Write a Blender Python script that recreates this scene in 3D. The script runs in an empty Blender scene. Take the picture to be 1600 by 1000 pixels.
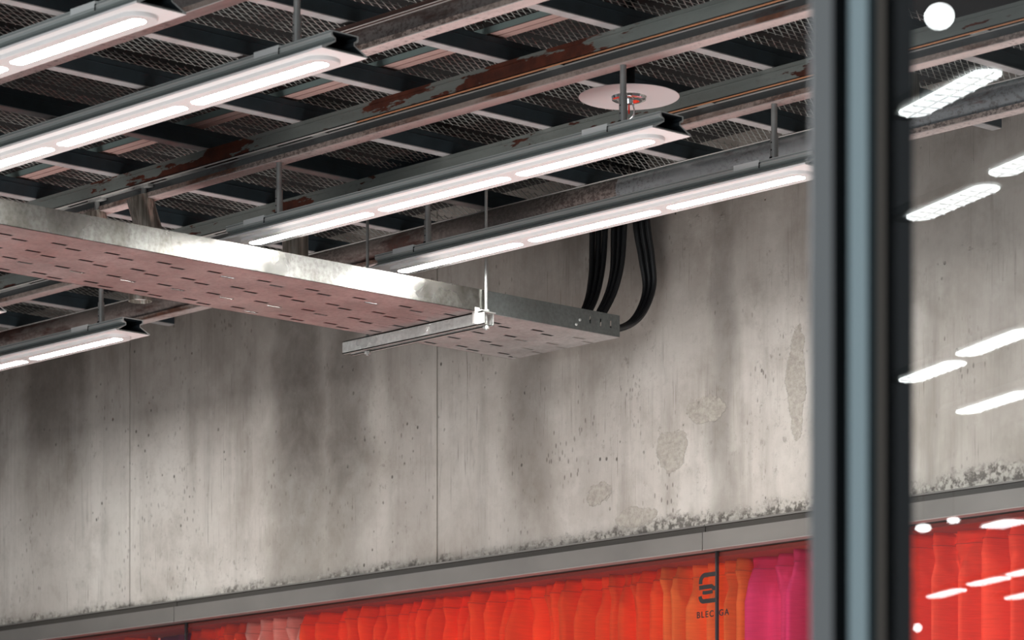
import bpy, bmesh, math, random
from mathutils import Vector, Matrix
random.seed(7)
S = bpy.context.scene
COL = S.collection
EZ = 1.6                                   # eye height above the floor; heights "h" below are above the eye
# ------------------------------------------------------------------ camera
FPX = 5517.0
Fv = Vector((-.735, .678, 0)).normalized(); Rv = Vector((.678, .735, 0)).normalized(); Uz = Vector((0, 0, 1))
cam_d = bpy.data.cameras.new('camera'); cam = bpy.data.objects.new('camera', cam_d); COL.objects.link(cam)
cam_d.sensor_fit = 'HORIZONTAL'; cam_d.sensor_width = 36; cam_d.lens = FPX/1600*36
cam_d.shift_y = (1590-500)/1600
cam_d.clip_start = .1; cam_d.clip_end = 200
cam.matrix_world = Matrix(((Rv.x, 0, -Fv.x, 0), (Rv.y, 0, -Fv.y, 0), (0, 1, 0, EZ), (0, 0, 0, 1)))
cam_d.dof.use_dof = True; cam_d.dof.focus_distance = 9.2; cam_d.dof.aperture_fstop = 8.5
S.camera = cam
# ------------------------------------------------------------------ world, exposure
S.view_settings.view_transform = 'Standard'; S.view_settings.look = 'None'
S.view_settings.gamma = 1; S.view_settings.use_curve_mapping = False
S.view_settings.exposure = 0.4
w = bpy.data.worlds.new('hall_ambient'); S.world = w; w.use_nodes = True
w.node_tree.nodes['Background'].inputs[0].default_value = (.80, .86, .92, 1)
w.node_tree.nodes['Background'].inputs[1].default_value = .16
def area(name, loc, target, sx, sy, power, col):
    d = bpy.data.lights.new(name, 'AREA'); d.shape = 'RECTANGLE'; d.size = sx; d.size_y = sy; d.energy = power; d.color = col
    o = bpy.data.objects.new(name, d); COL.objects.link(o); o.location = loc
    o.rotation_euler = (Vector(target)-Vector(loc)).to_track_quat('-Z', 'Y').to_euler(); return o
area('upward_fill', (-6.4, 4.6, .3), (-6.9, 5.4, 4), 4.5, 2.4, 54, (1, .925, .90)).data.spread = math.radians(125)      # added fill from below, brightens the undersides of beams and tray
area('hall_side_fill', (-3.6, -2.2, 2.9), (-7.5, 6.9, 3.0), 4.0, 2.4, 140, (.93, .97, 1))    # added fill from the viewer's side, no lamp of the hall
area('curtain_back_fill', (-5.6, 8.3, 1.3), (-7.4, 7.1, 2.6), 1.2, 1.0, 110, (1, .93, .86)) # added fill behind the curtains, shines through their folds
area('curtain_back_fill', (-8.0, 8.3, 1.3), (-9.4, 7.1, 2.6), 1.2, 1.0, 90, (1, .93, .86))  # second added fill, for the curtains further left
# ------------------------------------------------------------------ materials
def mat(name, col=(.5, .5, .5), rough=.5, metal=0, **kw):
    m = bpy.data.materials.new(name); m.use_nodes = True
    b = m.node_tree.nodes['Principled BSDF']
    b.inputs['Base Color'].default_value = (*col, 1); b.inputs['Roughness'].default_value = rough; b.inputs['Metallic'].default_value = metal
    for k, v in kw.items(): b.inputs[k].default_value = v
    return m
class NT:
    def __init__(s, m): s.m = m; s.t = m.node_tree; s.b = s.t.nodes['Principled BSDF']
    def n(s, ty, ins=None, **kw):
        nd = s.t.nodes.new(ty)
        for k, v in kw.items(): setattr(nd, k, v)
        for k, v in (ins or {}).items():
            if isinstance(v, bpy.types.NodeSocket): s.t.links.new(v, nd.inputs[k])
            else: nd.inputs[k].default_value = v
        return nd
    def pos(s): return s.n('ShaderNodeNewGeometry').outputs['Position']
    def map(s, v, sc=(1, 1, 1), loc=(0, 0, 0)): return s.n('ShaderNodeMapping', {0: v, 'Scale': sc, 'Location': loc}).outputs[0]
    def noise(s, v, scale, detail=4, rough=.55, dist=0): return s.n('ShaderNodeTexNoise', {'Vector': v, 'Scale': scale, 'Detail': detail, 'Roughness': rough, 'Distortion': dist}).outputs['Fac']
    def ramp(s, f, a, b, lo=0., hi=1.): return s.n('ShaderNodeMapRange', {0: f, 1: a, 2: b, 3: lo, 4: hi}).outputs[0]
    def math(s, op, a, b=0., c=0.): return s.n('ShaderNodeMath', {0: a, 1: b, 2: c}, operation=op, use_clamp=False).outputs[0]
    def mix(s, f, a, b):
        nd = s.n('ShaderNodeMix', data_type='RGBA')
        for i, v in ((0, f), (6, a), (7, b)):
            if isinstance(v, bpy.types.NodeSocket): s.t.links.new(v, nd.inputs[i])
            else: nd.inputs[i].default_value = (*v, 1) if isinstance(v, tuple) and len(v) == 3 else v
        return nd.outputs[2]
    def out(s, k, v): s.t.links.new(v, s.b.inputs[k])
    def bump(s, h, st=.3, d=.002): s.out('Normal', s.n('ShaderNodeBump', {'Height': h, 'Strength': st, 'Distance': d}).outputs[0])

# raw board-marked concrete
M = {}
m = mat('weathered_concrete', rough=.85); N = NT(m); P = N.pos()
sep = N.n('ShaderNodeSeparateXYZ', {0: P}); X, Z = sep.outputs[0], sep.outputs[2]
big = N.noise(N.map(P, (1, 1, .7)), 1.6, 5, .6)
st1 = N.noise(N.map(P, (7, 1, .55)), 2.2, 6, .65)
st2 = N.noise(N.map(P, (40, 1, 1.6)), 2.0, 4, .6)
fine = N.noise(P, 45, 6, .7)
c = N.mix(N.ramp(big, .3, .7), (.39, .355, .315), (.60, .575, .53))
msk = N.ramp(N.noise(N.map(P, (1, 1, .6), (3, 0, 1)), 2.3, 4), .42, .62, .12, 1)
c = N.mix(N.math('MULTIPLY', N.ramp(st1, .47, .70, 0, .55), msk), c, (.20, .175, .15))
blot = N.noise(N.map(P, (1, 1, .8), (0, 0, 7)), 7, 7, .68, .15)
c = N.mix(N.ramp(blot, .50, .70, 0, .55), c, (.27, .24, .205))
c = N.mix(N.ramp(blot, .46, .30, 0, .35), c, (.66, .63, .585))
c = N.mix(N.math('MULTIPLY', N.ramp(st2, .58, .76, 0, .6), N.ramp(N.noise(P, 3.5, 4), .45, .62)), c, (.22, .20, .175))
# broad dark streaks at fixed places, weaker towards the bottom
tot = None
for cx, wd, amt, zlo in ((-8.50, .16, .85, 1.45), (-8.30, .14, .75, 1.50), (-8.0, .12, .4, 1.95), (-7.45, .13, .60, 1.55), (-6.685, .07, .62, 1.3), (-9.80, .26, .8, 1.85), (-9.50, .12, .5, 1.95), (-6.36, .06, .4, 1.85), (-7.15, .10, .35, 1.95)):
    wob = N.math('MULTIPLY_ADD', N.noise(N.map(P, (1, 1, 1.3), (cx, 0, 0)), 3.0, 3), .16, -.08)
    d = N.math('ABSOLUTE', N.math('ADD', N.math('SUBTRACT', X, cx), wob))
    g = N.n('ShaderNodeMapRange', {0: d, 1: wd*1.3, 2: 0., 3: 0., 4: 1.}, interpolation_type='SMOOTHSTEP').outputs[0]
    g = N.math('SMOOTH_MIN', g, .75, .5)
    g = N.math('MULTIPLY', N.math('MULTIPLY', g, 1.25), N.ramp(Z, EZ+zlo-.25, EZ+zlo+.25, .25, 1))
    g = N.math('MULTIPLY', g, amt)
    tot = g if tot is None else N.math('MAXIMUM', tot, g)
tot = N.math('MAXIMUM', tot, N.math('MULTIPLY', N.ramp(N.math('ADD', Z, N.math('MULTIPLY_ADD', N.noise(N.map(P, (1, 1, .25), (1, 0, 0)), 2.8, 4), .55, -.275)), EZ+1.80, EZ+2.12), .36))  # shade of beams and tray painted into the wall top, with uneven edge
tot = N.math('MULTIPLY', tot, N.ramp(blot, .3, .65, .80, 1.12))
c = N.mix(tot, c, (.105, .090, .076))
c = N.mix(N.ramp(fine, .55, .75, 0, .35), c, (.30, .275, .245))
# small air holes
vo = N.n('ShaderNodeTexVoronoi', {'Vector': N.map(P, (1, 1, .75)), 'Scale': 34.0, 'Randomness': 1.0}, feature='F1')
pit = N.ramp(vo.outputs['Distance'], .10, .16, 1, 0)
pit = N.math('MULTIPLY', pit, N.ramp(N.noise(P, 4, 3), .52, .60))
pit = N.math('MULTIPLY', pit, N.ramp(N.n('ShaderNodeTexNoise', {'Vector': P, 'Scale': 28.0}).outputs['Fac'], .47, .56))
c = N.mix(N.math('MULTIPLY', pit, .8), c, (.06, .05, .042))
sc1 = N.n('ShaderNodeTexVoronoi', {'Vector': N.map(N.n('ShaderNodeVectorMath', {0: P, 1: N.n('ShaderNodeTexNoise', {'Vector': P, 'Scale': 30.0}).outputs['Color']}, operation='MULTIPLY_ADD').outputs[0] if False else P, (1, 1, .42)), 'Scale': 70.0, 'Randomness': 1.0}, feature='F1')
dsh = N.math('MULTIPLY', N.ramp(sc1.outputs['Distance'], .16, .26, 1, 0), N.ramp(N.noise(N.map(P, (1, 1, .6), (9, 0, 2)), 5.5, 5, .7), .54, .62))
c = N.mix(N.math('MULTIPLY', dsh, .62), c, (.10, .085, .07))
scr = N.noise(N.map(P, (70, 1, 2.2)), 2.5, 5, .7)
c = N.mix(N.math('MULTIPLY', N.ramp(scr, .60, .68), N.ramp(N.noise(P, 4.5, 4), .44, .58, 0, .75)), c, (.15, .13, .11))
crm = N.noise(N.map(P, (1, 1, .8), (2, 0, 5)), 38, 6, .8)
c = N.mix(N.math('MULTIPLY', N.ramp(crm, .56, .66), N.ramp(N.noise(N.map(P, (1, 1, .8), (4, 0, 3)), 3.2, 5, .65), .50, .60, 0, .6)), c, (.19, .17, .145))
# spalled mortar patches
pat = None
for px_, pz_, rx, rz in ((-6.881, EZ+1.571, .062, .062), (-7.174, EZ+1.479, .056, .036), (-6.746, EZ+1.665, .075, .045), (-6.415, EZ+1.70, .035, .15), (-7.02, EZ+1.40, .09, .03)):
    dx = N.math('DIVIDE', N.math('SUBTRACT', X, px_), rx); dz = N.math('DIVIDE', N.math('SUBTRACT', Z, pz_), rz)
    r = N.math('ADD', N.math('POWER', N.math('ABSOLUTE', dx), 2), N.math('POWER', N.math('ABSOLUTE', dz), 2))
    r = N.math('ADD', r, N.math('MULTIPLY_ADD', N.noise(P, 16, 5, .7), 2.6, -1.3))
    q = N.ramp(r, .85, .75, 1, 0) if False else N.ramp(r, .75, .9, 1, 0)
    pat = q if pat is None else N.math('MAXIMUM', pat, q)
c = N.mix(N.math('MULTIPLY', pat, .85), c, N.mix(N.ramp(N.noise(P, 90, 4, .7), .35, .65), (.27, .245, .21), (.42, .39, .34)))
# crumbled, blotchy honeycombing along the foot of the wall
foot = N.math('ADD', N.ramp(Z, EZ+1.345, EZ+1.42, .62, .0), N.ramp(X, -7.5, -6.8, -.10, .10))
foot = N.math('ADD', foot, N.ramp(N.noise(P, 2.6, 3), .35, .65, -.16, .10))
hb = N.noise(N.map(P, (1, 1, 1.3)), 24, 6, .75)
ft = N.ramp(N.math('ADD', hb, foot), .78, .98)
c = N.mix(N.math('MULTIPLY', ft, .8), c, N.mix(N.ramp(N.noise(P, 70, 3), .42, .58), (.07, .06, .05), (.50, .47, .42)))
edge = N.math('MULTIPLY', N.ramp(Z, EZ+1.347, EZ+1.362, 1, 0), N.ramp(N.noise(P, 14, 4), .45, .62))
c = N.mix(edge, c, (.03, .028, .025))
N.out('Base Color', c)
hh = N.math('SUBTRACT', N.math('MULTIPLY', fine, .35), N.math('ADD', N.math('MULTIPLY', pit, 1.2), N.math('MULTIPLY', pat, .8)))
hh = N.math('ADD', hh, N.math('MULTIPLY', N.math('MULTIPLY', ft, N.noise(P, 60, 3)), 1.6))
N.bump(hh, .6, .004); M['concrete'] = m

def steel(name, base, rust=None, rust_lo=.6, rust_hi=.64, speck=(.55, .62), speck_amt=.6, rough=.55, metal=0., dark=(.07, .05, .045), nscale=3.0, streak=8.):
    m = mat(name, rough=rough, metal=metal); N = NT(m); P = N.pos()
    c = N.mix(N.ramp(N.noise(N.map(P, (1, streak, streak)), 2.5, 4), .35, .7), base, tuple(v*.72 for v in base))
    if rust:
        r = N.ramp(N.noise(N.map(P, (1, 1.5, 4.5)), nscale, 6, .62), rust_lo, rust_hi)
        c = N.mix(r, c, N.mix(N.ramp(N.noise(P, 30, 5), .35, .7), rust, tuple(v*.45 for v in rust)))
        N.out('Roughness', N.ramp(r, 0, 1, rough, .9))
    if speck_amt:
        a = N.math('MULTIPLY', N.ramp(N.noise(N.map(P, (1, 1, 1.4)), 75, 5, .75), *speck), N.ramp(N.noise(P, 2.2, 3), .38, .6, .15, 1))
        c = N.mix(N.math('MULTIPLY', a, speck_amt), c, dark)
    N.out('Base Color', c); N.bump(N.noise(P, 60, 4), .15, .001); return m
M['beam_grey'] = steel('weathered_grey_paint', (.22, .255, .245), (.085, .018, .008), .62, .635, speck_amt=.25)
M['beam_rust'] = steel('grey_paint_with_red_rust', (.22, .255, .24), (.11, .024, .009), .52, .535, speck_amt=.2, nscale=2.2)
M['beam_rust_less'] = steel('grey_paint_with_few_rust_patches', (.22, .25, .235), (.10, .024, .011), .57, .585, speck_amt=.2, nscale=3.2)
M['beam_web'] = steel('dull_web_steel', (.13, .14, .14), (.08, .03, .02), .60, .70, speck_amt=.5)
M['beam_web_rusty'] = steel('speckled_web_steel', (.22, .20, .19), (.09, .05, .04), .52, .62, speck_amt=.85, speck=(.48, .58))
M['beam_lip'] = steel('speckled_flange_edge', (.40, .33, .29), (.20, .085, .05), .50, .62, speck=(.47, .54), speck_amt=.85)
M['beam_under'] = steel('pale_flange_underside', (.58, .50, .48), (.36, .20, .16), .60, .75, speck=(.53, .62), speck_amt=.55, rough=.6)
M['beam_rusty_d'] = steel('rust_speckled_round_web', (.27, .23, .21), (.10, .045, .035), .50, .60, speck=(.46, .53), speck_amt=.85, rough=.5)
M['beam_smooth'] = steel('smooth_blue_grey_steel', (.36, .385, .40), (.12, .05, .035), .56, .64, speck=(.5, .6), speck_amt=.6, rough=.38, metal=.4)
M['bright_lip'] = mat('bare_bright_steel', (.78, .75, .72), .4, .25)
M['copper_lip'] = mat('rusty_orange_edge', (.80, .38, .20), .45, .3)
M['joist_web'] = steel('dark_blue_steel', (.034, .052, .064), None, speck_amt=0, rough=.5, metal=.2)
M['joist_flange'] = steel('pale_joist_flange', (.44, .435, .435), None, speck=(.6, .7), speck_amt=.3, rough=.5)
M['mesh'] = mat('galvanised_mesh_wire', (.42, .44, .42), .45, .35)
M['black'] = mat('matt_black', (.006, .007, .008), .9)
M['void'] = mat('dark_soffit', (.012, .012, .012), .95)
M['alu'] = mat('grey_painted_aluminium', (.52, .555, .54), .38, .25)
M['zinc_light'] = mat('pale_zinc', (.78, .81, .80), .35, .1)
M['groove'] = mat('shadowed_groove_paint', (.13, .15, .148), .5)
M['alu_in'] = mat('dark_channel_inside', (.012, .018, .022), .6)
M['white'] = mat('white_painted_steel', (.86, .855, .85), .42)
M['lens'] = mat('frosted_diffuser', (.76, .775, .77), .35)
M['lens'].node_tree.nodes['Principled BSDF'].inputs['Emission Color'].default_value = (.95, 1, .99, 1); M['lens'].node_tree.nodes['Principled BSDF'].inputs['Emission Strength'].default_value = .0
M['rod'] = steel('hanger_tube_steel', (.36, .37, .36), None, speck_amt=0, rough=.35, metal=.3)
M['chrome'] = mat('chrome', (.85, .85, .86), .08, 1)
M['red_glass'] = mat('red_bulb', (.55, .03, .02), .1)
M['disc'] = mat('white_disc_paint', (.52, .50, .50), .5)
def emis(name, col, s):
    m = mat(name, (.9, .9, .9), .4); b = m.node_tree.nodes['Principled BSDF']
    b.inputs['Emission Color'].default_value = (*col, 1); b.inputs['Emission Strength'].default_value = s; return m
M['led'] = emis('lit_led_strip', (1, .985, .96), 72)
M['hall_lamp'] = emis('lit_hall_lamp', (.96, 1, 1), 11)
M['louvre'] = emis('lamp_louvre_blade', (.96, 1, 1), 3.5)
# galvanised sheet with spangle and soft stains
def galva(name, base, rough, stain, metal=.85):
    m = mat(name, rough=rough, metal=metal); N = NT(m); P = N.pos()
    c = N.mix(N.ramp(N.noise(N.map(P, (1, 1, .8)), 5, 6, .65), .38, .66), base, stain)
    sp = N.noise(N.map(P, (1, 1, 1)), 90, 3, .6)
    c = N.mix(N.ramp(sp, .4, .65, 0, .35), c, tuple(v*.5 for v in stain))
    N.out('Base Color', c); N.out('Roughness', N.ramp(N.noise(P, 3.2, 4), .35, .65, rough-.10, rough+.14)); N.bump(sp, .08, .001); return m
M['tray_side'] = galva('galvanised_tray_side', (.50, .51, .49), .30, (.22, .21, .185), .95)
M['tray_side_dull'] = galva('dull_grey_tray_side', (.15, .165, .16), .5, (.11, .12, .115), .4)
M['tray_base'] = galva('galvanised_tray_base', (.38, .312, .298), .42, (.25, .20, .19), .4)
M['tray_base_pale'] = galva('paler_tray_base', (.44, .425, .415), .42, (.29, .275, .265), .4)
M['zinc'] = galva('bright_zinc', (.62, .64, .62), .35, (.48, .49, .47), .35)
# brushed cylinder
m = mat('brushed_spotlight_metal', rough=.33, metal=.75); N = NT(m); tc = N.n('ShaderNodeTexCoord').outputs['Object']
N.out('Base Color', N.mix(N.ramp(N.noise(N.map(tc, (60, 60, 2.5)), 3, 4), .35, .65), (.22, .20, .17), (.52, .49, .43))); M['brushed'] = m
M['cable'] = mat('black_cable_sheath', (.006, .007, .008), .42)
# post
M['post_face'] = mat('grey_anodised_frame', (.30, .32, .325), .45, .1)
M['post_blue'] = mat('blue_grey_frame_face', (.46, .60, .64), .35, .1)
M['post_teal'] = mat('dark_teal_frame', (.04, .085, .10), .5)
M['post_warm'] = mat('warm_grey_frame', (.20, .18, .155), .6)
M['post_black'] = mat('black_gasket', (.005, .008, .010), .85)
M['fascia'] = steel('grey_sheet_fascia', (.20, .188, .172), None, speck=(.62, .74), speck_amt=.2, rough=.5, metal=.25, streak=1.5)
M['fascia_dark'] = mat('dark_fascia_recess', (.045, .040, .034), .7)
M['fascia_lip'] = mat('pale_sheet_edge', (.36, .32, .30), .35, .5)
M['floor'] = steel('pinkish_screed', (.48, .42, .40), None, speck_amt=.2, rough=.7)
M['plain_wall'] = mat('hall_plaster', (.30, .30, .30), .8)
M['ink'] = mat('black_lettering', (.015, .012, .012), .5)
# window glass: clear, with a mirror-like share that follows the viewing angle
def glass(name, ior, tint):
    m = bpy.data.materials.new(name); m.use_nodes = True; t = m.node_tree; t.nodes.clear()
    o = t.nodes.new('ShaderNodeOutputMaterial'); mx = t.nodes.new('ShaderNodeMixShader'); f = t.nodes.new('ShaderNodeFresnel')
    tr = t.nodes.new('ShaderNodeBsdfTransparent'); gl = t.nodes.new('ShaderNodeBsdfGlossy')
    g = t.nodes.new('ShaderNodeNewGeometry'); io = t.nodes.new('ShaderNodeMapRange')   # same share of mirror on the pane's inner face
    io.inputs[3].default_value = ior; io.inputs[4].default_value = 1/ior
    t.links.new(g.outputs['Backfacing'], io.inputs[0]); t.links.new(io.outputs[0], f.inputs[0]); tr.inputs[0].default_value = (*tint, 1); gl.inputs['Roughness'].default_value = 0.0; gl.inputs[0].default_value = (1, 1, 1, 1)
    for a, b in ((f.outputs[0], mx.inputs[0]), (tr.outputs[0], mx.inputs[1]), (gl.outputs[0], mx.inputs[2]), (mx.outputs[0], o.inputs[0])): t.links.new(a, b)
    return m
M['glass'] = glass('clear_window_glass', 1.5, (.97, .98, .98))
M['glass_far'] = glass('clear_shop_glass', 1.45, (.96, .97, .97))
def cloth(name, col):
    m = bpy.data.materials.new(name); m.use_nodes = True; N = NT(m); t = m.node_tree
    P = N.pos(); wv = N.ramp(N.noise(N.map(P, (3, 3, 60)), 6, 3), .3, .7)
    c = N.mix(wv, col, tuple(v*.85 for v in col)); N.out('Base Color', c); N.b.inputs['Roughness'].default_value = .75; N.b.inputs['Specular IOR Level'].default_value = .12
    tl = t.nodes.new('ShaderNodeBsdfTranslucent'); t.links.new(c, tl.inputs[0])
    mx = t.nodes.new('ShaderNodeMixShader'); mx.inputs[0].default_value = .40
    t.links.new(N.b.outputs[0], mx.inputs[1]); t.links.new(tl.outputs[0], mx.inputs[2])
    t.links.new(mx.outputs[0], t.nodes['Material Output'].inputs[0]); return m

# ------------------------------------------------------------------ mesh helpers
class MB:
    def __init__(s): s.v = []; s.f = []; s.mi = []
    def add(s, vs, fs, mi=0):
        k = len(s.v); s.v += [tuple(v) for v in vs]; s.f += [tuple(i+k for i in f) for f in fs]; s.mi += [mi]*len(fs); return s
    def box(s, x0, x1, y0, y1, z0, z1, mi=0, xf=None):
        vs = [Vector((x, y, z)) for x in (x0, x1) for y in (y0, y1) for z in (z0, z1)]
        if xf: vs = [xf @ v for v in vs]
        return s.add(vs, [(0, 1, 3, 2), (4, 6, 7, 5), (0, 4, 5, 1), (2, 3, 7, 6), (0, 2, 6, 4), (1, 5, 7, 3)], mi)
    def bar(s, a, b, w, h, up=Vector((0, 0, 1)), mi=0):
        a, b = Vector(a), Vector(b); d = (b-a).normalized(); sd = d.cross(up).normalized()*w/2; u = sd.cross(d).normalized()*h/2
        return s.add([a-sd-u, a+sd-u, a+sd+u, a-sd+u, b-sd-u, b+sd-u, b+sd+u, b-sd+u], [(0, 3, 2, 1), (4, 5, 6, 7), (0, 1, 5, 4), (1, 2, 6, 5), (2, 3, 7, 6), (3, 0, 4, 7)], mi)
    def prism(s, poly, a, b, axis='x', mi=0, cap=True):
        n = len(poly); f = {'x': lambda t, p: (t, p[0], p[1]), 'y': lambda t, p: (p[0], t, p[1]), 'z': lambda t, p: (p[0], p[1], t)}[axis]
        vs = [f(a, p) for p in poly]+[f(b, p) for p in poly]
        fs = [(i, (i+1) % n, n+(i+1) % n, n+i) for i in range(n)]
        if cap: fs += [tuple(range(n))[::-1], tuple(range(n, 2*n))]
        return s.add(vs, fs, mi)
    def lathe(s, prof, seg=32, c=(0, 0, 0), xf=None, mi=0, a0=0, a1=2*math.pi):
        vs = []; n = len(prof)
        for i in range(seg):
            a = 2*math.pi*i/seg
            for r, z in prof:
                v = Vector((c[0]+r*math.cos(a), c[1]+r*math.sin(a), c[2]+z)); vs.append(xf @ v if xf else v)
        fs = [(i*n+j, ((i+1) % seg)*n+j, ((i+1) % seg)*n+j+1, i*n+j+1) for i in range(seg) for j in range(n-1)]
        return s.add(vs, fs, mi)
    def tube(s, pts, r, seg=8, mi=0):
        pts = [Vector(p) for p in pts]; vs = []; n = len(pts); ref = Vector((1, 0, 0))
        for i, p in enumerate(pts):
            d = (pts[min(i+1, n-1)]-pts[max(i-1, 0)]).normalized()
            rr = ref if abs(d.dot(ref)) < .9 else Vector((0, 1, 0))
            u = d.cross(rr).normalized(); v = d.cross(u)
            vs += [p+(u*math.cos(2*math.pi*k/seg)+v*math.sin(2*math.pi*k/seg))*r for k in range(seg)]
        fs = [(i*seg+k, i*seg+(k+1) % seg, (i+1)*seg+(k+1) % seg, (i+1)*seg+k) for i in range(n-1) for k in range(seg)]
        fs += [tuple(range(seg))[::-1], tuple((n-1)*seg+k for k in range(seg))]
        return s.add(vs, fs, mi)
    def stadium(s, x0, x1, hw, z0, z1, seg=12, mi=0, mi_side=None, bev=0.):
        def ring(o):
            r = []
            for i in range(seg+1):
                a = math.pi*(.5-i/seg); r.append((x1-hw+(hw-o)*math.cos(a), (hw-o)*math.sin(a)))
            for i in range(seg+1):
                a = math.pi*(1.5-i/seg); r.append((x0+hw+(hw-o)*math.cos(a), (hw-o)*math.sin(a)))
            return r
        A = ring(0); B = ring(bev); n = len(A)
        vs = [(x, y, z1) for x, y in A]+[(x, y, z0+bev) for x, y in A]+[(x, y, z0) for x, y in B]
        fs = [(i, (i+1) % n, n+(i+1) % n, n+i) for i in range(n)]+[(n+i, n+(i+1) % n, 2*n+(i+1) % n, 2*n+i) for i in range(n)]
        s.add(vs, fs, mi if mi_side is None else mi_side)
        k = len(s.v)-3*n
        s.f += [tuple(k+i for i in range(n)), tuple(k+2*n+i for i in range(n))[::-1]]; s.mi += [mi, mi]
        return s
    def build(s, name, mats, parent=None, loc=None, smooth=False, off=None):
        """loc: world origin of a top-level mesh whose verts are given relative to it (h coordinates lifted to the floor by caller)"""
        me = bpy.data.meshes.new(name); me.from_pydata(s.v, [], s.f)
        mats = mats if isinstance(mats, (list, tuple)) else [mats]
        for m in mats: me.materials.append(m)
        if len(mats) > 1: me.polygons.foreach_set('material_index', s.mi)
        bm = bmesh.new(); bm.from_mesh(me); bmesh.ops.recalc_face_normals(bm, faces=bm.faces); bm.to_mesh(me); bm.free()
        if smooth:
            me.polygons.foreach_set('use_smooth', [True]*len(me.polygons)); me.set_sharp_from_angle(angle=math.radians(38))
        o = bpy.data.objects.new(name, me); COL.objects.link(o)
        if parent: o.parent = parent
        if loc is not None: o.location = loc
        return o
def tag(o, label=None, cat=None, group=None, kind=None):
    for k, v in (('label', label), ('category', cat), ('group', group), ('kind', kind)):
        if v: o[k] = v
    return o
def thing(name, loc, label, cat, group=None, rot=None):
    o = bpy.data.objects.new(name, None); COL.objects.link(o); o.location = loc; o.empty_display_size = .1
    if rot: o.rotation_euler = rot
    return tag(o, label, cat, group)
def copy_tree(o, parent=None):
    c = o.copy(); COL.objects.link(c)
    if parent: c.parent = parent
    for ch in list(o.children): copy_tree(ch, c)
    return c
def struct(o): o['kind'] = 'structure'; return o
ORD = ['first', 'second', 'third', 'fourth', 'fifth', 'sixth', 'seventh', 'eighth', 'ninth', 'tenth', 'eleventh', 'twelfth', 'thirteenth']

# ------------------------------------------------------------------ setting: wall, fascia, floor, soffit
W = 6.95
seams = [-12.44, -10.914, -9.388, -7.862, -6.336, -4.81, -3.2]
b = MB()
for a, c in zip(seams, seams[1:]): b.box(a+.003, c-.003, W, W+.22, EZ+1.345, EZ+2.9)
b.box(-12.44, -3.2, W+.012, W+.20, EZ+1.35, EZ+2.88)
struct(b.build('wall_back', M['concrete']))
struct(MB().box(-13, 15, -12, 10.5, -.1, 0).build('floor', M['floor']))
struct(MB().box(-13, -3.2, 2.5, 7.2, EZ+2.40, EZ+2.58).build('ceiling', M['void']))
fj = [-12.44, -9.11, -6.735, -4.35, -3.2]
b = MB()
for a, c in zip(fj, fj[1:]):
    b.box(a+.0015, c-.0015, W-.030, W+.008, EZ+1.278, EZ+1.325)
    b.box(a+.0015, c-.0015, W-.018, W+.16, EZ+1.325, EZ+1.347, 1)
    b.box(a+.0015, c-.0015, W-.0312, W+.004, EZ+1.2755, EZ+1.278, 2)
    b.box(a+.0015, c-.0015, W-.022, W+.0, EZ+1.343, EZ+1.3475, 0)
b.box(-12.44, -3.2, W+.008, W+.19, EZ+1.276, EZ+1.344, 1)
struct(b.build('trim_1', [M['fascia'], M['fascia_dark'], M['fascia_lip']]))
mull = [-11.48, -9.098, -6.719, -4.34]
win = bpy.data.objects.new('window_1', None); COL.objects.link(win); win.location = (-7.9, W+.02, 0); struct(win)
def rel(o, p): o.location = -Vector(p.location) if False else Vector((0, 0, 0)); return o
def child(mb, name, mt, par, label=None, smooth=False):
    """build a child from world-space verts"""
    L = par.location; mb.v = [(x-L.x, y-L.y, z-L.z) for x, y, z in mb.v]
    o = mb.build(name, mt, par, smooth=smooth)
    if label: o['label'] = label
    return o
for x in mull:
    child(MB().box(x-.0025, x+.0025, W+.006, W+.016, .05, EZ+1.277), 'mullion', mat('dark_mullion', (.04, .042, .045), .45, .3) if x == mull[0] else bpy.data.materials['dark_mullion'], win)
for a, c in zip(mull, mull[1:]):
    child(MB().box(a+.0025, c-.0025, W+.012, W+.020, .05, EZ+1.277), 'pane', M['glass_far'], win)
child(MB().box(-12.44, -3.2, W-.02, W+.06, 0, .05), 'sill', M['fascia'], win)
# lettering and emblem on the pane beside the mullion (the middle letters stand behind the mullion)
def text_obj(body, size, loc, par, name):
    cu = bpy.data.curves.new(name, 'FONT'); cu.body = body; cu.size = size; cu.extrude = .0004; cu.offset = .0004; cu.space_character = 1.28
    o = bpy.data.objects.new(name, cu); COL.objects.link(o); o.parent = par
    o.location = Vector(loc)-par.location; o.rotation_euler = (math.pi/2, 0, 0); cu.materials.append(M['ink']); return o
sign = win
text_obj('BLEC', .0245, (-6.797, W+.0110, EZ+1.0985), sign, 'lettering')
text_obj('GA', .0245, (-6.712, W+.0110, EZ+1.0985), sign, 'lettering')
def arc_band(b, cx, cz, x0, x1, z0, z1, th, r, corners, y=W+.0110):
    pass
b = MB(); yy = (W+.0105, W+.0118)
def band(pts, th):
    for p, q in zip(pts, pts[1:]):
        b.bar((p[0], yy[0]+.0006, p[1]), (q[0], yy[0]+.0006, q[1]), .0012, th, up=Vector((0, 1, 0)))
def band2(pts, th):
    L = []
    for i, p in enumerate(pts):
        p0 = pts[max(i-1, 0)]; p1 = pts[min(i+1, len(pts)-1)]
        d = Vector((p1[0]-p0[0], p1[1]-p0[1])).normalized(); n = Vector((-d.y, d.x))*th/2; L.append((Vector(p)+n, Vector(p)-n))
    for (a0, a1), (b0, b1) in zip(L, L[1:]):
        b.add([(q.x, y, q.y) for y in yy for q in (a0, a1, b1, b0)], [(0, 1, 2, 3), (7, 6, 5, 4), (0, 4, 5, 1), (1, 5, 6, 2), (2, 6, 7, 3), (3, 7, 4, 0)])
lx, lz = -6.786, EZ+1.139
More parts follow.
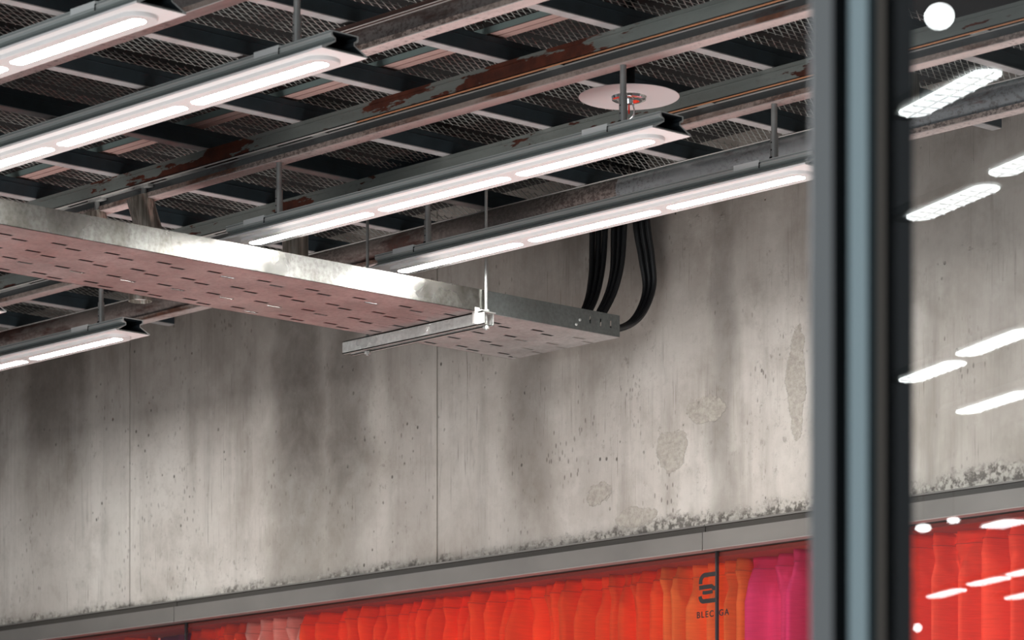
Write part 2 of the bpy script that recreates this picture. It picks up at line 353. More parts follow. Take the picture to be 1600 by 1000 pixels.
def arc(cx, cz, rx, rz, a0, a1, n=8): return [(cx+rx*math.cos(math.radians(a0+(a1-a0)*i/n)), cz+rz*math.sin(math.radians(a0+(a1-a0)*i/n))) for i in range(n+1)]
band2([(lx+.004, lz+.052)]+arc(lx+.022, lz+.056, .018, .020, 170, 90)+[(lx+.060, lz+.076)], .012)
band2([(lx-.001, lz+.042), (lx+.020, lz+.043), (lx+.046, lz+.043), (lx+.054, lz+.037), (lx+.068, lz+.037)], .012)
band2([(lx+.012, lz+.028), (lx+.024, lz+.027), (lx+.050, lz+.028)], .010)
band2(arc(lx+.014, lz+.022, .012, .018, 190, 270)+[(lx+.048, lz+.004)]+arc(lx+.056, lz+.015, .012, .011, -90, -10), .012)
b.bar((lx+.048, W+.0111, lz+.058), (lx+.048, W+.0111, lz+.074), .004, .0012)
child(b, 'emblem', M['ink'], sign)
# curtains
def curtain(x0, x1, col, label, amp=.100, seed=0, wl=.062, group='curtains behind the window'):
    amp = min(amp, .100)
    rnd = random.Random(seed); x0 += random.Random(seed).uniform(-.003, .003); n = max(8, int((x1-x0)/.006)); ph = rnd.random()*6; rows = [1.266, 1.250, 1.235, 1.228, 1.222, 1.19, 1.14, 1.05, .9, .6, 0, -1.0, -1.55]
    ks = []; x = x0
    fold = []; 
    while x < x1: wv = wl*rnd.uniform(.55, 1.35); fold.append((x, wv, rnd.uniform(.55, 1.2))); x += wv
    def depth(x, t):
        i = max([0]+[k for k, f in enumerate(fold) if f[0] <= x+1e-6]); f = fold[i]; u = (x-f[0])/f[1]
        u = max(0, min(1, u)); k = f[2]*.5+.05; v_ = u/k if u < k else (1-u)/(1-k); s = math.sin(math.pi/2*max(0, v_))**1.25
        return (f[2]*s)*(.82+.18*t)+.18*math.sin(x*90+ph+t*4)*(.4+.6*t)
    o = thing('curtain', ((x0+x1)/2, W+.15, 0), label, 'curtain', group)
    b = MB(); vs = []
    for h in rows:
        t = min(1, (1.256-h)/.10)
        for i in range(n+1):
            x = x0-.014+(x1-x0+.028)*i/n
            xs = x+.006*math.sin(x*37+ph)*t
            y = W+.15-amp*depth(x, t)-(.0025 if abs(h-1.228) < .007 else 0)
            vs.append((xs, y, EZ+h))
    fs = [(r*(n+1)+i, r*(n+1)+i+1, (r+1)*(n+1)+i+1, (r+1)*(n+1)+i) for r in range(len(rows)-1) for i in range(n)]
    b.add(vs, fs); mt = cloth('cloth_'+str(seed), col)
    c = child(b, 'cloth', mt, o, smooth=False)
    c.data.polygons.foreach_set('use_smooth', [True]*len(c.data.polygons))
    sm = c.modifiers.new('thickness', 'SOLIDIFY'); sm.thickness = .0008
    # stitched heading tape
    b = MB(); vs = []
    for h in (1.2285, 1.2268):
        for i in range(n+1):
            x = x0-.014+(x1-x0+.028)*i/n; t = min(1, (1.256-h)/.10)
            vs.append((x+.006*math.sin(x*37+ph)*t, W+.1478-amp*depth(x, t)-.0035, EZ+h))
    b.add(vs, [(i, i+1, n+2+i, n+1+i) for i in range(n)]); s_ = child(b, 'heading_seam', bpy.data.materials.get('seam_'+str(seed)) or mat('seam_'+str(seed), tuple(v*.55 for v in col), .8), o)
    sm = s_.modifiers.new('thickness', 'SOLIDIFY'); sm.thickness = .0008
    return o
RED = (.95, .080, .014); ORA = (.95, .19, .040); MAG = (.75, .05, .17); PAL = (.95, .42, .34); PUR = (.20, .02, .07); COR = (.95, .11, .05)
curtain(-10.9, -9.99, COR, 'coral red curtain left of the picture edge', seed=15)
curtain(-9.98, -9.41, RED, 'red orange curtain cut by the lower left edge of the picture, before the purple one', seed=1)
curtain(-9.41, -9.20, PUR, 'narrow dark purple curtain behind the left mullion', seed=2, amp=.02)
curtain(-9.20, -8.885, (.95, .07, .015), 'short red curtain between the purple and the pale pink one', seed=3)
curtain(-8.885, -8.60, PAL, 'pale salmon pink curtain, the lightest of the row', seed=4)
curtain(-8.60, -7.80, RED, 'wide bright red orange curtain right of the pale pink one', seed=5)
curtain(-7.80, -7.01, (.95, .095, .018), 'wide bright red orange curtain left of the emblem', seed=11, wl=.058)
curtain(-7.01, -6.70, ORA, 'light orange curtain behind the black emblem and lettering', seed=7, wl=.072)
curtain(-6.70, -6.34, MAG, 'magenta pink curtain just left of the dark foreground post', seed=8, wl=.08)
curtain(-6.34, -5.25, COR, 'coral red curtain seen through the glass right of the dark foreground post', seed=9, wl=.10, amp=.085)
tr = MB().box(-12.2, -3.4, W+.0210, W+.19, EZ+1.262, EZ+1.274).build('curtain_track', mat('dark_red_track', (.26, .03, .018), .6))
tag(tr, 'dark reddish curtain track behind the window head above all the curtains', 'curtain track')

# ------------------------------------------------------------------ beams (run along x)
def beam(yc, mats, label, rail=True, seed=0, smooth=False, rusty=False):
    """mats: face, web"""
    o = thing('steel_beam', (-7.6, yc, EZ+2.16), label, 'beam', 'steel beams under the ceiling')
    x0, x1 = -12.2, -3.3; z = EZ+2.160
    fl = MB().box(x0, x1, yc-.020, yc+.020, z, z+.0012, 0).box(x0, x1, yc-.0204, yc-.018, z+.0005, z+.0135, 1).box(x0, x1, yc+.018, yc+.0204, z+.0005, z+.0135, 1)
    fl.box(x0, x1, yc-.0207, yc-.0190, z-.0006, z+.0016, 2)
    child(fl, 'bottom_flange', [M['beam_under'], M['beam_lip'], M['bright_lip'] if rusty else M['beam_under']], o, 'pale pinkish speckled flange')
    if smooth:
        prof = [(yc-.010-.012*math.sin(math.pi*i/8), z+.0135+.062*i/8) for i in range(9)]+[(yc+.012, z+.0755), (yc+.012, z+.0135)]
        child(MB().prism(prof, x0, -6.72), 'web', M['beam_rusty_d'], o, 'rust speckled web', smooth=True)
        child(MB().prism(prof, -6.72, x1), 'web', M['beam_smooth'], o, 'smooth grey web', smooth=True)
        child(MB().box(x0, x1, yc-.020, yc+.02, z+.0755, z+.077, 0).box(x0, x1, yc-.022, yc-.018, z+.0745, z+.0755, 1), 'top_flange', [M['beam_grey'], M['bright_lip']], o)
        return o
    if rusty:   # plain channel with a tall speckled web
        child(MB().box(x0, x1, yc-.012, yc+.012, z+.0012, z+.052), 'web', M['beam_web_rusty'], o, 'rust speckled web')
        child(MB().box(x0, x1, yc-.015, yc+.018, z+.052, z+.0535, 1).box(x0, x1, yc-.019, yc+.020, z+.0565, z+.0578, 1).box(x0, x1, yc-.016, yc+.020, z+.0535, z+.0565, 0).box(x0, x1, yc-.017, yc+.020, z+.0578, z+.068, 0).box(x0, x1, yc+.005, yc+.020, z+.068, z+.077, 0),
              'top_flange', [mat('brown_rusted_face', (.10, .055, .045), .8), M['bright_lip']], o, 'brown rusted face with bright edge')
        return o
    child(MB().box(x0, x1, yc-.009, yc+.009, z+.0012, z+.034), 'web', M['beam_web'], o)
    # slotted rail on the near side: two bright lips with a dark slot between, bridged at intervals
    r = MB(); yn = yc-.031
    r.box(x0, -6.62, yn-.0008, yn+.0022, z+.0335, z+.0362, 1); r.box(-6.62, x1, yn-.0008, yn+.0022, z+.0335, z+.0362, 0); r.box(x0, x1, yn+.0185, yn+.0208, z+.0335, z+.0362, 1)
    r.box(x0, x1, yn+.0022, yn+.0185, z+.0385, z+.0395, 2)
    x = x0
    while x < x1:
        lng = .30 if x < -6.9 else .85
        r.box(x, x+(.16 if x < -6.9 else .05), yn+.002, yn+.0187, z+.0338, z+.0348, 3); x += lng
    child(r, 'slotted_rail', [M['copper_lip'], M['bright_lip'], M['black'], M['zinc']], o, 'slotted rail with bright and orange lips')
    child(MB().box(x0, x1, yn, yc+.020, z+.0395, z+.077).box(x0, x1, yn-.0006, yn, z+.066, z+.0665), 'upper_face', mats, o, 'grey painted face with brown rust patches')
    return o
beam(4.155, M['beam_grey'], 'steel beam above the top edge of the picture, carrying the strip light cut off by the corner', rusty=True)
beam(4.652, M['beam_grey'], 'nearest steel beam, pinkish speckled flange running behind the top left strip light', rusty=True)
beam(5.12, M['beam_grey'], 'steel beam with brown speckled web and near-white flange, second from the top left corner', rusty=True)
beam(5.62, M['beam_rust'], 'steel beam crossing the middle of the ceiling with red rust and an orange rail lip, above the disc')
beam(6.12, M['beam_rust_less'], 'rust patched steel beam with orange rail lip passing behind the white sprinkler disc')
beam(6.595, M['beam_smooth'], 'smooth grey steel beam next to the concrete wall, rust speckled at its left', smooth=True)
# ------------------------------------------------------------------ joists (run along y) and mesh panels between them
XJ = [-5.315-.3805*k for k in range(12)]
o0 = None
for k, x in enumerate(XJ):
    if o0 is None:
        o0 = thing('ceiling_joist', (x, 4.9, EZ+2.2375), '', 'joist', 'dark joists above the steel beams')
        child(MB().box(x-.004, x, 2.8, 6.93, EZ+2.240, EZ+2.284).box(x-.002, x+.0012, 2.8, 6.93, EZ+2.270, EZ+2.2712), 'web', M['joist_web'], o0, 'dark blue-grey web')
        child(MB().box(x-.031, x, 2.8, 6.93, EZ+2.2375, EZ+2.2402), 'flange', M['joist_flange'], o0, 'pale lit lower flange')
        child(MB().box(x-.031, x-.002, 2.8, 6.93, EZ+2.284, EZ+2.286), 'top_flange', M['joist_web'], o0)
        o = o0
    else: o = copy_tree(o0); o.location.x = x
    o['label'] = {0: 'dark joist seen through the glass right of the foreground post'}.get(k, ORD[k-1]+' dark blue ceiling joist with pale lower edge, counted leftwards from the foreground post')
pan0 = None
LX = .355; Y0, Y1 = 2.85, 6.90
for k in range(12):
    xr = XJ[k]-.031 if False else XJ[k]; x = xr-.37
    if pan0 is None:
        b = MB(); L = Vector((-.57, .82, 0)).normalized()
        # steep strands
        t = Y0-.6
        while t < Y1:
            # from (LX, t) going along L until x=0
            ya, yb = t, t+LX/.57*.82*1.0
            xa, xb = LX, 0.0
            if ya < 0+Y0: xa = LX-(Y0-ya)/(yb-ya)*LX; ya2 = Y0
            else: ya2 = ya
            if yb > Y1: xb = LX-(Y1-ya)/(yb-ya)*LX; yb2 = Y1
            else: yb2 = yb
            if xa > xb+.005: b.bar((xa, ya2, 0), (xb, yb2, 0), .0021, .0016)
            t += .0262
        # flat strands: tilted ribbons
        x_ = .006
        while x_ < LX:
            b.bar((x_, Y0, -.0005), (x_, Y1, -.0005), .0030, .0010, up=Vector((.35, 0, 1))); x_ += .0224
        for vi, v in enumerate(b.v): b.v[vi] = (v[0], v[1]-4.9, v[2])
        pan0 = b.build('metal_grille', M['mesh'], None, (x, 4.9, EZ+2.312)); pan0['category'] = 'metal mesh'; pan0['group'] = 'expanded metal panels of the ceiling'; p = pan0
    else: p = pan0.copy(); COL.objects.link(p); p.location.x = x
    p['label'] = {0: 'expanded metal ceiling mesh seen through the glass right of the foreground post'}.get(k, ORD[k-1]+' bay of expanded metal ceiling mesh, counted leftwards from the foreground post')
# rails lying across the joists
def rail(y, x0, x1, h, w, z, m1, m2, name, label, cat):
    o = thing(name, ((x0+x1)/2, y, EZ+z), label, cat)
    child(MB().box(x0, x1, y-w/2, y-w/2+.002, EZ+z, EZ+z+h), 'side', m1, o, None)
    child(MB().box(x0, x1, y-w/2, y-.002, EZ+z-.001, EZ+z+.001).box(x0, x1, y+.002, y+w/2, EZ+z-.001, EZ+z+.001).box(x0, x1, y-.002, y+.002, EZ+z+.003, EZ+z+.004), 'underside', m2, o, None); return o
rail(5.562, -12.0, -5.75, .016, .050, 2.292, mat('green_grey_paint', (.25, .34, .33), .5), mat('pink_grey_paint', (.46, .30, .27), .55), 'mesh_rail', 'flat green-grey and pinkish rail above the joists, behind the speckled beam', 'rail')
rail(6.29, -7.42, -6.98, .05, .035, 2.286, M['joist_web'], M['joist_web'], 'cross_channel', 'short dark channel across two joists left of the sprinkler disc', 'rail')
# ------------------------------------------------------------------ cable tray
tray = thing('cable_tray', (-7.12, 5.4, EZ+1.86), 'long perforated metal cable tray crossing from the left edge towards the concrete wall', 'cable tray')
TX0, TX1 = -7.333, -6.898
rowsX = [-6.980, -7.006, -7.088, -7.111, -7.188, -7.210, -7.286, -7.307]
ph = {0: 4.935, 1: 4.995}
def slotted(y0, y1, name, mt, label):
    z = EZ+1.86; b = MB(); xs = sorted(rowsX); cur = TX0; hw = .0066
    for x in xs:
        b.box(cur, x-hw, y0, y1, z, z+.0010); cur = x+hw
        i = rowsX.index(x); p0 = ph[i % 2]; k = math.floor((y0-p0)/.1575); y = y0
        while True:
            a, c = p0+k*.1575, p0+k*.1575+.044; k += 1
            if c <= y0: continue
            if a >= y1: break
            if a > y: b.box(x-hw, x+hw, y, a, z, z+.0010)
            y = c
        if y < y1: b.box(x-hw, x+hw, y, y1, z, z+.0010)
    b.box(cur, TX1, y0, y1, z, z+.0010)
    child(b, name, mt, tray, label)
slotted(3.4, 6.275, 'base_plate', M['tray_base'], 'slotted base, pinkish')
slotted(6.278, 6.765, 'base_plate', M['tray_base_pale'], 'paler slotted base at the wall end')
def side(x, y0, y1, mt, label, lip, holes=()):
    z = EZ+1.86; b = MB(); cur = y0
    for a, c, z0, z1 in holes:
        b.box(x-.0015, x, cur, a, z, z+.060); b.box(x-.0015, x, a, c, z, z+z0); b.box(x-.0015, x, a, c, z+z1, z+.060); cur = c
    b.box(x-.0015, x, cur, y1, z, z+.060)
    b.box(*(sorted((x-.0015, x-.0015+lip))), y0, y1, z+.0592, z+.0605)
    child(b, 'side_wall', mt, tray, label)
side(TX1, 3.4, 6.272, M['tray_side'], 'shiny stained near side', -.010)
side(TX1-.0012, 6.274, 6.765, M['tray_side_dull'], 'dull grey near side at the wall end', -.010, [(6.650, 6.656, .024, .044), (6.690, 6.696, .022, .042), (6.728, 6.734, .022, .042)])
side(TX0+.0015, 3.4, 6.272, M['tray_side'], None, .010)
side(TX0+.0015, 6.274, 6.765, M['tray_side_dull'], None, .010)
for y, zz in ((6.60, .014), (6.613, .028)):
    child(MB().lathe([(0, .004), (.003, .0035), (.0042, 0), (0, 0)], 10, xf=Matrix.Translation((TX1-.001, y, EZ+1.86+zz)) @ Matrix.Rotation(math.pi/2, 4, 'Y')), 'bolt', M['zinc'], tray)
# support channel with threaded rods
sc = thing('support_channel', (-7.14, 6.26, EZ+1.838), 'zinc support channel with two hanging rods carrying the cable tray near the wall', 'bracket')
b = MB(); z1 = EZ+1.8585; z0 = z1-.034; ya, yb = 6.240, 6.281; xa, xb = -7.452, -6.872
b.box(xa, xb, ya, ya+.0025, z0, z1); b.box(xa+.0, xb-.008, yb-.0025, yb, z0, z1); b.box(xa, xb, ya, yb, z1-.0025, z1)
b.box(xa, xb, ya, ya+.010, z0, z0+.0025); b.box(xa, xb-.008, yb-.010, yb, z0, z0+.0025)
b.box(xa, xb, ya+.008, ya+.010, z0, z0+.008); b.box(xa, xb-.008, yb-.010, yb-.008, z0, z0+.008)
child(b, 'channel', M['zinc'], sc)
for x, y in ((-6.889, 6.262), (-7.372, 6.262)):
    rd = child(MB().tube([(x, y, EZ+1.812), (x, y, EZ+2.284)], .0042, 10), 'threaded_rod', M['rod'], sc, smooth=True)
    for zz in (z0-.0085, z1+.0005):
        child(MB().prism([(x+.0085*math.cos(a*math.pi/3), y+.0085*math.sin(a*math.pi/3)) for a in range(6)], zz, zz+.007, 'z'), 'nut', M['zinc'], sc)
child(MB().box(-6.915, -6.8975, ya-.004, ya-.0005, z0+.006, z1+.002).box(-6.8965, -6.879, ya-.004, ya+.020, z1+.001, z1+.004).box(-6.8990, -6.8965, ya-.010, ya+.006, z0+.002, z1+.012), 'clamp', mat('white_clamp', (.75, .75, .72), .4, .3), sc, 'white clamp at the near rod')
child(MB().stadium(-.006, .006, .0042, -.001, .001).build and MB().lathe([(0, .002), (.005, .002), (.006, 0), (0, 0)], 12, xf=Matrix.Translation((-7.10, ya, z0+.018)) @ Matrix.Rotation(math.pi/2, 4, 'X')), 'bolt', M['zinc'], sc)
# ------------------------------------------------------------------ cables
def smoothpath(P, n=7):
    P = [Vector(p) for p in P]; out = []
    Q = [2*P[0]-P[1]]+P+[2*P[-1]-P[-2]]
    for i in range(1, len(Q)-2):
        for k in range(n):
            t = k/n; a, b_, c, d = Q[i-1], Q[i], Q[i+1], Q[i+2]
            out.append(.5*((2*b_)+(-a+c)*t+(2*a-5*b_+4*c-d)*t*t+(-a+3*b_-3*c+d)*t**3))
    out.append(P[-1]); return out
names = ['left', 'middle', 'right']
JN = ['leftmost', 'second', 'third', 'fourth', 'fifth', 'rightmost']
lanes = sorted([-6.979, -6.992, -7.006, -6.93, -6.945, -6.96, -7.086, -7.099, -7.112, -7.04, -7.06, -7.13, -7.186, -7.199, -7.212, -7.284, -7.297, -7.310])
for bi in range(3):
    for j in range(6):
        u = j-2.5; v = (j % 2)*.007; xl = lanes[bi*6+j]; h0 = EZ+1.8672
        start = [(xl, 3.5, h0), (xl, 5.2, h0), (xl+.003, 5.9, h0), (xl, 6.30, h0)]
        if bi == 0: P_ = [(-7.05+u*.012, 6.60, EZ+1.872+v), (-7.037+u*.0095, 6.71, EZ+1.893+v), (-7.031+u*.009, 6.775-v, EZ+1.962), (-7.030+u*.0105, 6.805-v, EZ+2.05), (-7.030+u*.0125, 6.815-v, EZ+2.17), (-7.030+u*.013, 6.82-v, EZ+2.395)]
        if bi == 1: P_ = [(-6.985+u*.0085, 6.62, EZ+1.872+v), (-6.982+u*.008, 6.725, EZ+1.893+v), (-6.972+u*.0075, 6.785-v, EZ+1.962), (-6.958+u*.0085, 6.812-v, EZ+2.05), (-6.955+u*.0105, 6.82-v, EZ+2.17), (-6.955+u*.011, 6.825-v, EZ+2.395)]
        if bi == 2: P_ = [(-6.945+u*.0065, 6.64, EZ+1.872+v), (-6.935+u*.0065, 6.765, EZ+1.882+v), (-6.925+u*.0075, 6.855-v, EZ+1.925), (-6.918+u*.0085, 6.900-v, EZ+2.01), (-6.917+u*.0105, 6.890-v, EZ+2.10), (-6.918+u*.0115, 6.870-v, EZ+2.20), (-6.918+u*.012, 6.86-v, EZ+2.395)]
        b = MB().tube(smoothpath(start+P_), .0066, 8)
        L = Vector((-7, 6.8, EZ+1.9)); b.v = [(x-L.x, y-L.y, z-L.z) for x, y, z in b.v]
        o = b.build('electric_cable', M['cable'], None, L, smooth=True)
        tag(o, '%s black cable in the %s of three bundles rising from the end of the tray' % (JN[j], names[bi]), 'cable', 'cables of the %s bundle' % names[bi])
# ------------------------------------------------------------------ strip lights
FL = 1.565
def make_fixture(loc, label):
    o = thing('strip_light', loc, label, 'ceiling light', 'strip lights hung in rows')
    outer = [(-.061, 0), (.061, 0), (.061, .0045), (.0565, .0055), (.0265, .0200), (.0265, .0250), (.035, .0275), (.037, .0310), (.037, .041), (-.037, .041), (-.037, .0310), (-.035, .0275), (-.0265, .0250), (-.0265, .0200), (-.0565, .0055), (-.061, .0045)]
    inner = [(-.050, .0022), (.050, .0022), (.052, .003), (.050, .0045), (.0240, .0188), (.0240, .0262), (.029, .029), (.0325, .0320), (.0325, .0385), (-.0325, .0385), (-.0325, .0320), (-.029, .029), (-.0240, .0262), (-.0240, .0188), (-.050, .0045), (-.052, .003)]
    b = MB(); n = len(outer)
    b.prism(outer[2:]+[(-.061, .0)][:0], -FL, 0, cap=False, mi=0)
    b.add([(x, y, z) for x in (-FL, 0) for y, z in ((-.061, 0), (.061, 0))], [(0, 1, 3, 2)], 1)
    b.add([(x, y, z) for x in (-FL, 0) for y, z in ((-.061, 0), (-.061, .0045))], [(0, 1, 3, 2)], 1)
    b.add([(x, y, z) for x in (-FL, 0) for y, z in ((.061, 0), (.061, .0045))], [(0, 1, 3, 2)], 1)
    b.prism(inner, -FL, 0, cap=False, mi=2)
    for x in (-FL, 0):
        b.add([(x, *p) for p in outer]+[(x, *p) for p in inner], [(i, (i+1) % n, n+(i+1) % n, n+i) for i in range(n)], 0)
    h = b.build('housing', [M['alu'], M['white'], M['alu_in']], o)
    MB().box(-FL, 0, -.0378, -.0369, .0325, .0335).build('edge_bead', M['bright_lip'], h)
    MB().box(-FL, 0, -.0376, -.0368, .0368, .0380).box(-FL, 0, -.0285, -.0262, .0205, .0248).box(-FL, 0, .0262, .0285, .0205, .0248).build('groove', M['groove'], h)
    d = MB().stadium(-1.525, -.038, .041, -.0085, .0002, 14, bev=.0012).build('diffuser', M['lens'], o, smooth=True)
    for a, c in ((-.505, -.062), (-1.000, -.540), (-1.505, -1.035)):
        MB().stadium(a, c, .0175, -.00858, -.0075, 12).build('led_strip', M['led'], o)
    for x in (-.155, -1.395):
        r = MB().tube([(x, 0, .090), (x, 0, .180)], .0074, 14).tube([(x, 0, .045), (x, 0, .110)], .0098, 14).build('hanger_tube', M['rod'], o, smooth=True)
        MB().box(x-.0015, x+.0015, -.0104, -.0096, .086, .089).box(x-.0015, x+.0015, -.0104, -.0096, .068, .071).box(x-.006, x+.002, -.0104, -.0090, .044, .054).build('tube_hole', M['black'], r)
        MB().box(x-.095, x-.012, -.0395, -.0372, .0305, .0435).box(x-.095, x-.012, .0372, .0395, .0305, .0435).box(x-.095, x-.012, -.0372, .0372, .0412, .0435).build('saddle', M['zinc_light'], o)
        MB().tube([(x-.012, -.0395, .024), (x-.012, -.0395, .036), (x-.006, -.012, .041), (x, 0, .050)], .0014, 6).tube([(x-.012, .0395, .024), (x-.012, .0395, .036), (x-.006, .012, .041), (x, 0, .050)], .0014, 6).build('wire_hook', M['black'], o)
    return o
LZ = EZ+1.98; LXr = -5.560
fx = make_fixture((LXr, 6.115, LZ), 'strip light nearest the wall, its end behind the dark foreground post')
def cf(x, y, label): o = copy_tree(fx); o.location = (x, y, LZ); o['label'] = label; return o
cf(LXr, 5.615, 'strip light hanging in front of the sprinkler disc, open end showing')
cf(LXr, 4.662, 'large strip light crossing the upper left with its dark open end near the top')
cf(LXr, 4.193, 'strip light cut off by the top left corner of the picture')
cf(-3.15, 6.115, 'strip light continuing the row nearest the wall, beyond the right edge')
cf(-8.245, 6.115, 'strip light at the lower left beyond the cable tray, in front of the wall')
cf(-8.245, 5.615, 'strip light whose tip just shows at the left edge below the cable tray')
# ------------------------------------------------------------------ sprinkler with disc
sx, sy = -5.878, 5.794; sz = EZ+2.15
sp = thing('fire_sprinkler', (sx, sy, sz), 'round white disc with a chrome fire sprinkler and red bulb at its centre', 'sprinkler')
child(MB().lathe([(0, 0), (.117, 0), (.118, .0008), (.117, .0016), (0, .0016)], 64, (sx, sy, sz)), 'disc', M['disc'], sp, 'white disc')
child(MB().lathe([(.0, -.004), (.020, -.004), (.026, -.007), (.034, -.0085), (.040, -.006), (.0425, 0), (0, 0)], 40, (sx, sy, sz)), 'escutcheon', M['chrome'], sp, smooth=True)
child(MB().lathe([(0, -.016), (.009, -.016), (.011, -.004), (0, -.004)], 20, (sx, sy, sz)), 'body', M['chrome'], sp, smooth=True)
for s in (-1, 1):
    child(MB().tube(smoothpath([(sx+s*.009*Rv.x, sy+s*.009*Rv.y, sz-.014), (sx+s*.013*Rv.x, sy+s*.013*Rv.y, sz-.030), (sx+s*.010*Rv.x, sy+s*.010*Rv.y, sz-.044), (sx, sy, sz-.054)]), .0022, 8), 'frame_arm', M['chrome'], sp, smooth=True)
child(MB().lathe([(0, -.040), (.0018, -.038), (.0022, -.028), (.0018, -.018), (0, -.016)], 12, (sx, sy, sz)), 'glass_bulb', M['red_glass'], sp, 'red bulb', smooth=True)
child(MB().lathe([(0, -.056), (.011, -.056), (.011, -.0545), (0, -.0545)], 20, (sx, sy, sz)), 'deflector', M['chrome'], sp)
child(MB().tube([(sx, sy, sz+.0016), (sx, sy, EZ+2.40)], .014, 16), 'drop_pipe', M['black'], sp, 'black pipe', smooth=True)
# ------------------------------------------------------------------ cylinder spotlights
def spot(top, r, length, tilt, stem, label):
    """top: centre of the cylinder's top; stem: (x,y,h0,h1)"""
    T = Vector((top[0], top[1], EZ+top[2])); o = thing('cylinder_spotlight', T, label, 'spotlight', 'brushed metal cylinder spotlights')
    rot = Matrix.Rotation(tilt, 4, Fv)
    b = MB().lathe([(0, 0), (r*.96, 0), (r, -.002), (r, -length), (r*.94, -length), (r*.90, -length+.012), (0, -length+.012)], 40, xf=rot); h = b.build('housing', M['brushed'], o, smooth=True)
    MB().lathe([(0, -length+.010), (r*.86, -length+.010), (r*.86, -length+.0118), (0, -length+.0118)], 32, xf=rot).build('lens', M['lens'], h)
    x, y, h0, h1 = stem
    MB().tube([(x-T.x, y-T.y, EZ+h0-T.z), (x-T.x, y-T.y, EZ+h1-T.z)], .0075, 14).build('stem', M['rod'], o, smooth=True)
    MB().box(x-T.x-.03, x-T.x+.03, y-T.y-.009, y-T.y+.009, EZ+h1-T.z, EZ+h1-T.z+.008).build('rail_adapter', M['zinc'], o)
    return o
import_z = 2.185
spot((-7.522, 5.60, 2.166), .0355, .105, math.radians(-16), (-7.500, 5.598, 2.158, 2.186), 'tilted brushed cylinder spotlight above the cable tray, larger and further right of two')
spot((-7.732, 5.60, 2.158), .0355, .105, math.radians(-16), (-7.708, 5.598, 2.150, 2.186), 'brushed cylinder spotlight mostly hidden by the tray near the left edge')
spot((-8.19, 6.10, 2.17), .034, .110, 0, (-8.19, 6.10, 2.165, 2.186), 'upright cylinder spotlight whose lower end shows just below the cable tray')
spot((-7.485, 6.10, 2.165), .0355, .120, 0, (-7.485, 6.10, 2.160, 2.186), 'upright cylinder spotlight behind the left end of the third strip light')
spot((-5.72, 6.585, 2.315), .038, .120, 0, (-5.72, 6.585, 2.31, 2.34), 'brushed cylinder spotlight seen through the glass beside the foreground post')
# ------------------------------------------------------------------ foreground glazed partition
D = 3.0
def cp(px, depth, h=0): v = Fv*depth+Rv*((px-800)*depth/FPX); return Vector((v.x, v.y, EZ+h))
gp = thing('glazed_partition', cp(1345, D, -EZ), 'dark grey metal post with glass to its right, out of focus and closest to the viewer', 'glass partition')
gp.rotation_euler = (0, 0, math.atan2(Rv.y, Rv.x))
u = D/FPX; c0 = 1345
def pbox(px0, px1, d0, d1, m_, name, label=None):
    o = MB().box((px0-c0)*u, (px1-c0)*u, d0, d1, .02, 3.1).build(name, m_, gp)
    if label: o['label'] = label
pbox(1267, 1301, 0, .010, M['post_face'], 'frame_profile', 'grey outer profile')
pbox(1276, 1328, .016, .06, M['post_black'], 'gasket', 'black gasket')
pbox(1328, 1356, .004, .055, M['post_blue'], 'frame_profile', 'blue-grey middle profile')
pbox(1356, 1370, .010, .06, M['post_teal'], 'frame_profile', 'dark teal profile')
pbox(1370, 1385, .012, .06, M['post_warm'], 'frame_profile', 'brownish grey profile')
pbox(1385, 1431, .020, .06, M['post_black'], 'gasket', 'black gasket')
MB().box((1400-c0)*u, (1400-c0)*u+1.1, .008, .012, .02, 3.1).build('glass_pane', M['glass'], gp)
DG = D+.008
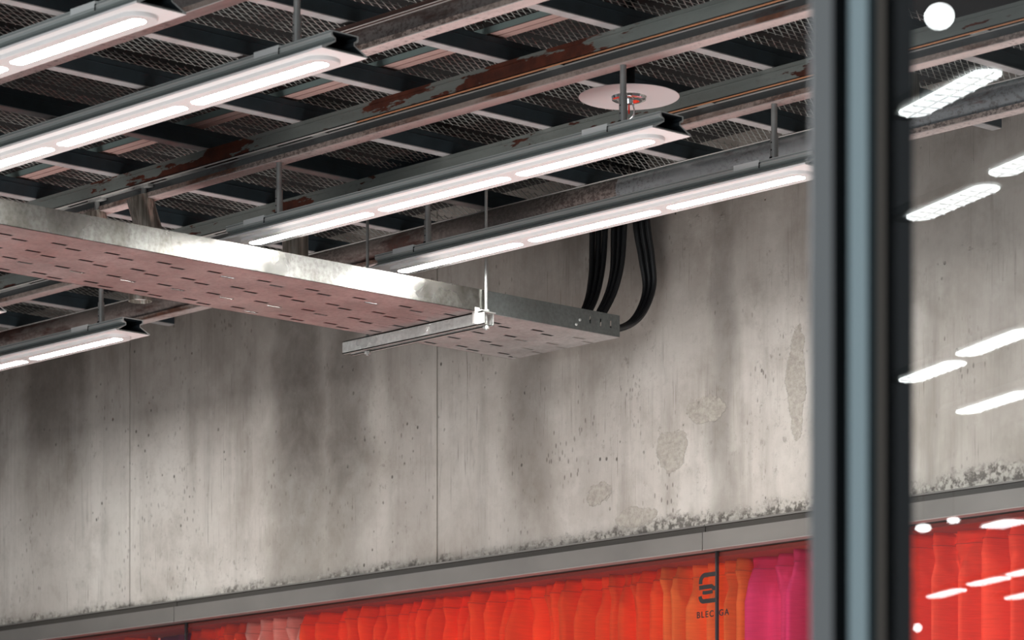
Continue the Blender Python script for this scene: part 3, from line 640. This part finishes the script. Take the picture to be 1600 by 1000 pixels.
# ------------------------------------------------------------------ lamps of the hall behind the viewer (seen mirrored in the glass)
def virt(px, py, h):
    d = h*FPX/(1590-py); v = Fv*d+Rv*((px-800)*d/FPX); v.z = h; return v
def real(v): d = v.dot(Fv); r = v+2*(DG-d)*Fv; return Vector((r.x, r.y, EZ+v.z))
def hall_light(pa, pb, h, wd, label, cells=8):
    A, B = real(virt(*pa, h)), real(virt(*pb, h)); ln = (B-A).length; o = thing('louvred_strip_light', (A+B)/2, label, 'ceiling light', 'louvred lights of the hall reflected in the glass')
    o.rotation_euler = (0, 0, math.atan2(B.y-A.y, B.x-A.x))
    MB().stadium(-ln/2, ln/2, wd/2, -.002, .004, 10).build('diffuser', M['hall_lamp'], o)
    b = MB()
    for i in range(1, cells): b.box(-ln/2+ln*i/cells-.0035, -ln/2+ln*i/cells+.0035, -wd/2, wd/2, -.0055, -.0025)
    b.box(-ln/2, ln/2, -.002, .002, -.0055, -.0025); b.build('louvre', M['louvre'], o)
    MB().prism([(-wd*.9, .004), (wd*.9, .004), (wd*.5, .04), (-wd*.5, .04)], -ln/2-.06, ln/2+.06).build('housing', M['alu'], o)
HL = 2.2
for i, (a, c, wd) in enumerate((((1417, 181), (1553, 110), .075), ((1427, 343), (1552, 290), .075), ((1556, 274), (1680, 222), .075), ((1415, 597), (1500, 565), .085), ((1504, 556), (1610, 515), .085), ((1503, 646), (1608, 612), .085), ((1545, 825), (1592, 813), .13), ((1455, 934), (1503, 921), .085), ((1517, 915), (1573, 902), .085), ((1578, 900), (1640, 884), .085), ((1576, 936), (1640, 922), .085))):
    hall_light(a, c, HL, wd, ['topmost', 'second', 'third', 'fourth', 'fifth', 'sixth', 'seventh', 'eighth', 'ninth', 'tenth', 'lowest'][i]+' louvred strip light mirrored in the glass right of the post')
def globe(px, py, h, r, flat, label):
    v = virt(px, py, h); p = real(v); o = thing('round_lamp', p, label, 'lamp', 'round lamps of the hall reflected in the glass')
    MB().lathe([(0, -r*flat)]+[(r*math.sin(math.pi*i/16), -r*flat*math.cos(math.pi*i/16)) for i in range(1, 16)]+[(0, r*flat)], 32).build('globe', M['hall_lamp'], o, smooth=True)
    MB().tube([(0, 0, r*flat*.95), (0, 0, .9)], .004, 8).build('cord', M['black'], o)
globe(1468, 25, HL, .034, .86, 'large bright round lamp mirrored at the top of the glass')
globe(1443, 825, HL, .037, .55, 'small oval lamp mirrored beside the post over the red curtain')
globe(1490, 813, HL, .030, .5, 'small oval lamp mirrored on the window head, right of the post')
globe(1434, 981, HL, .025, 1., 'small round lamp mirrored at the bottom beside the post')
bpy.context.view_layer.update()
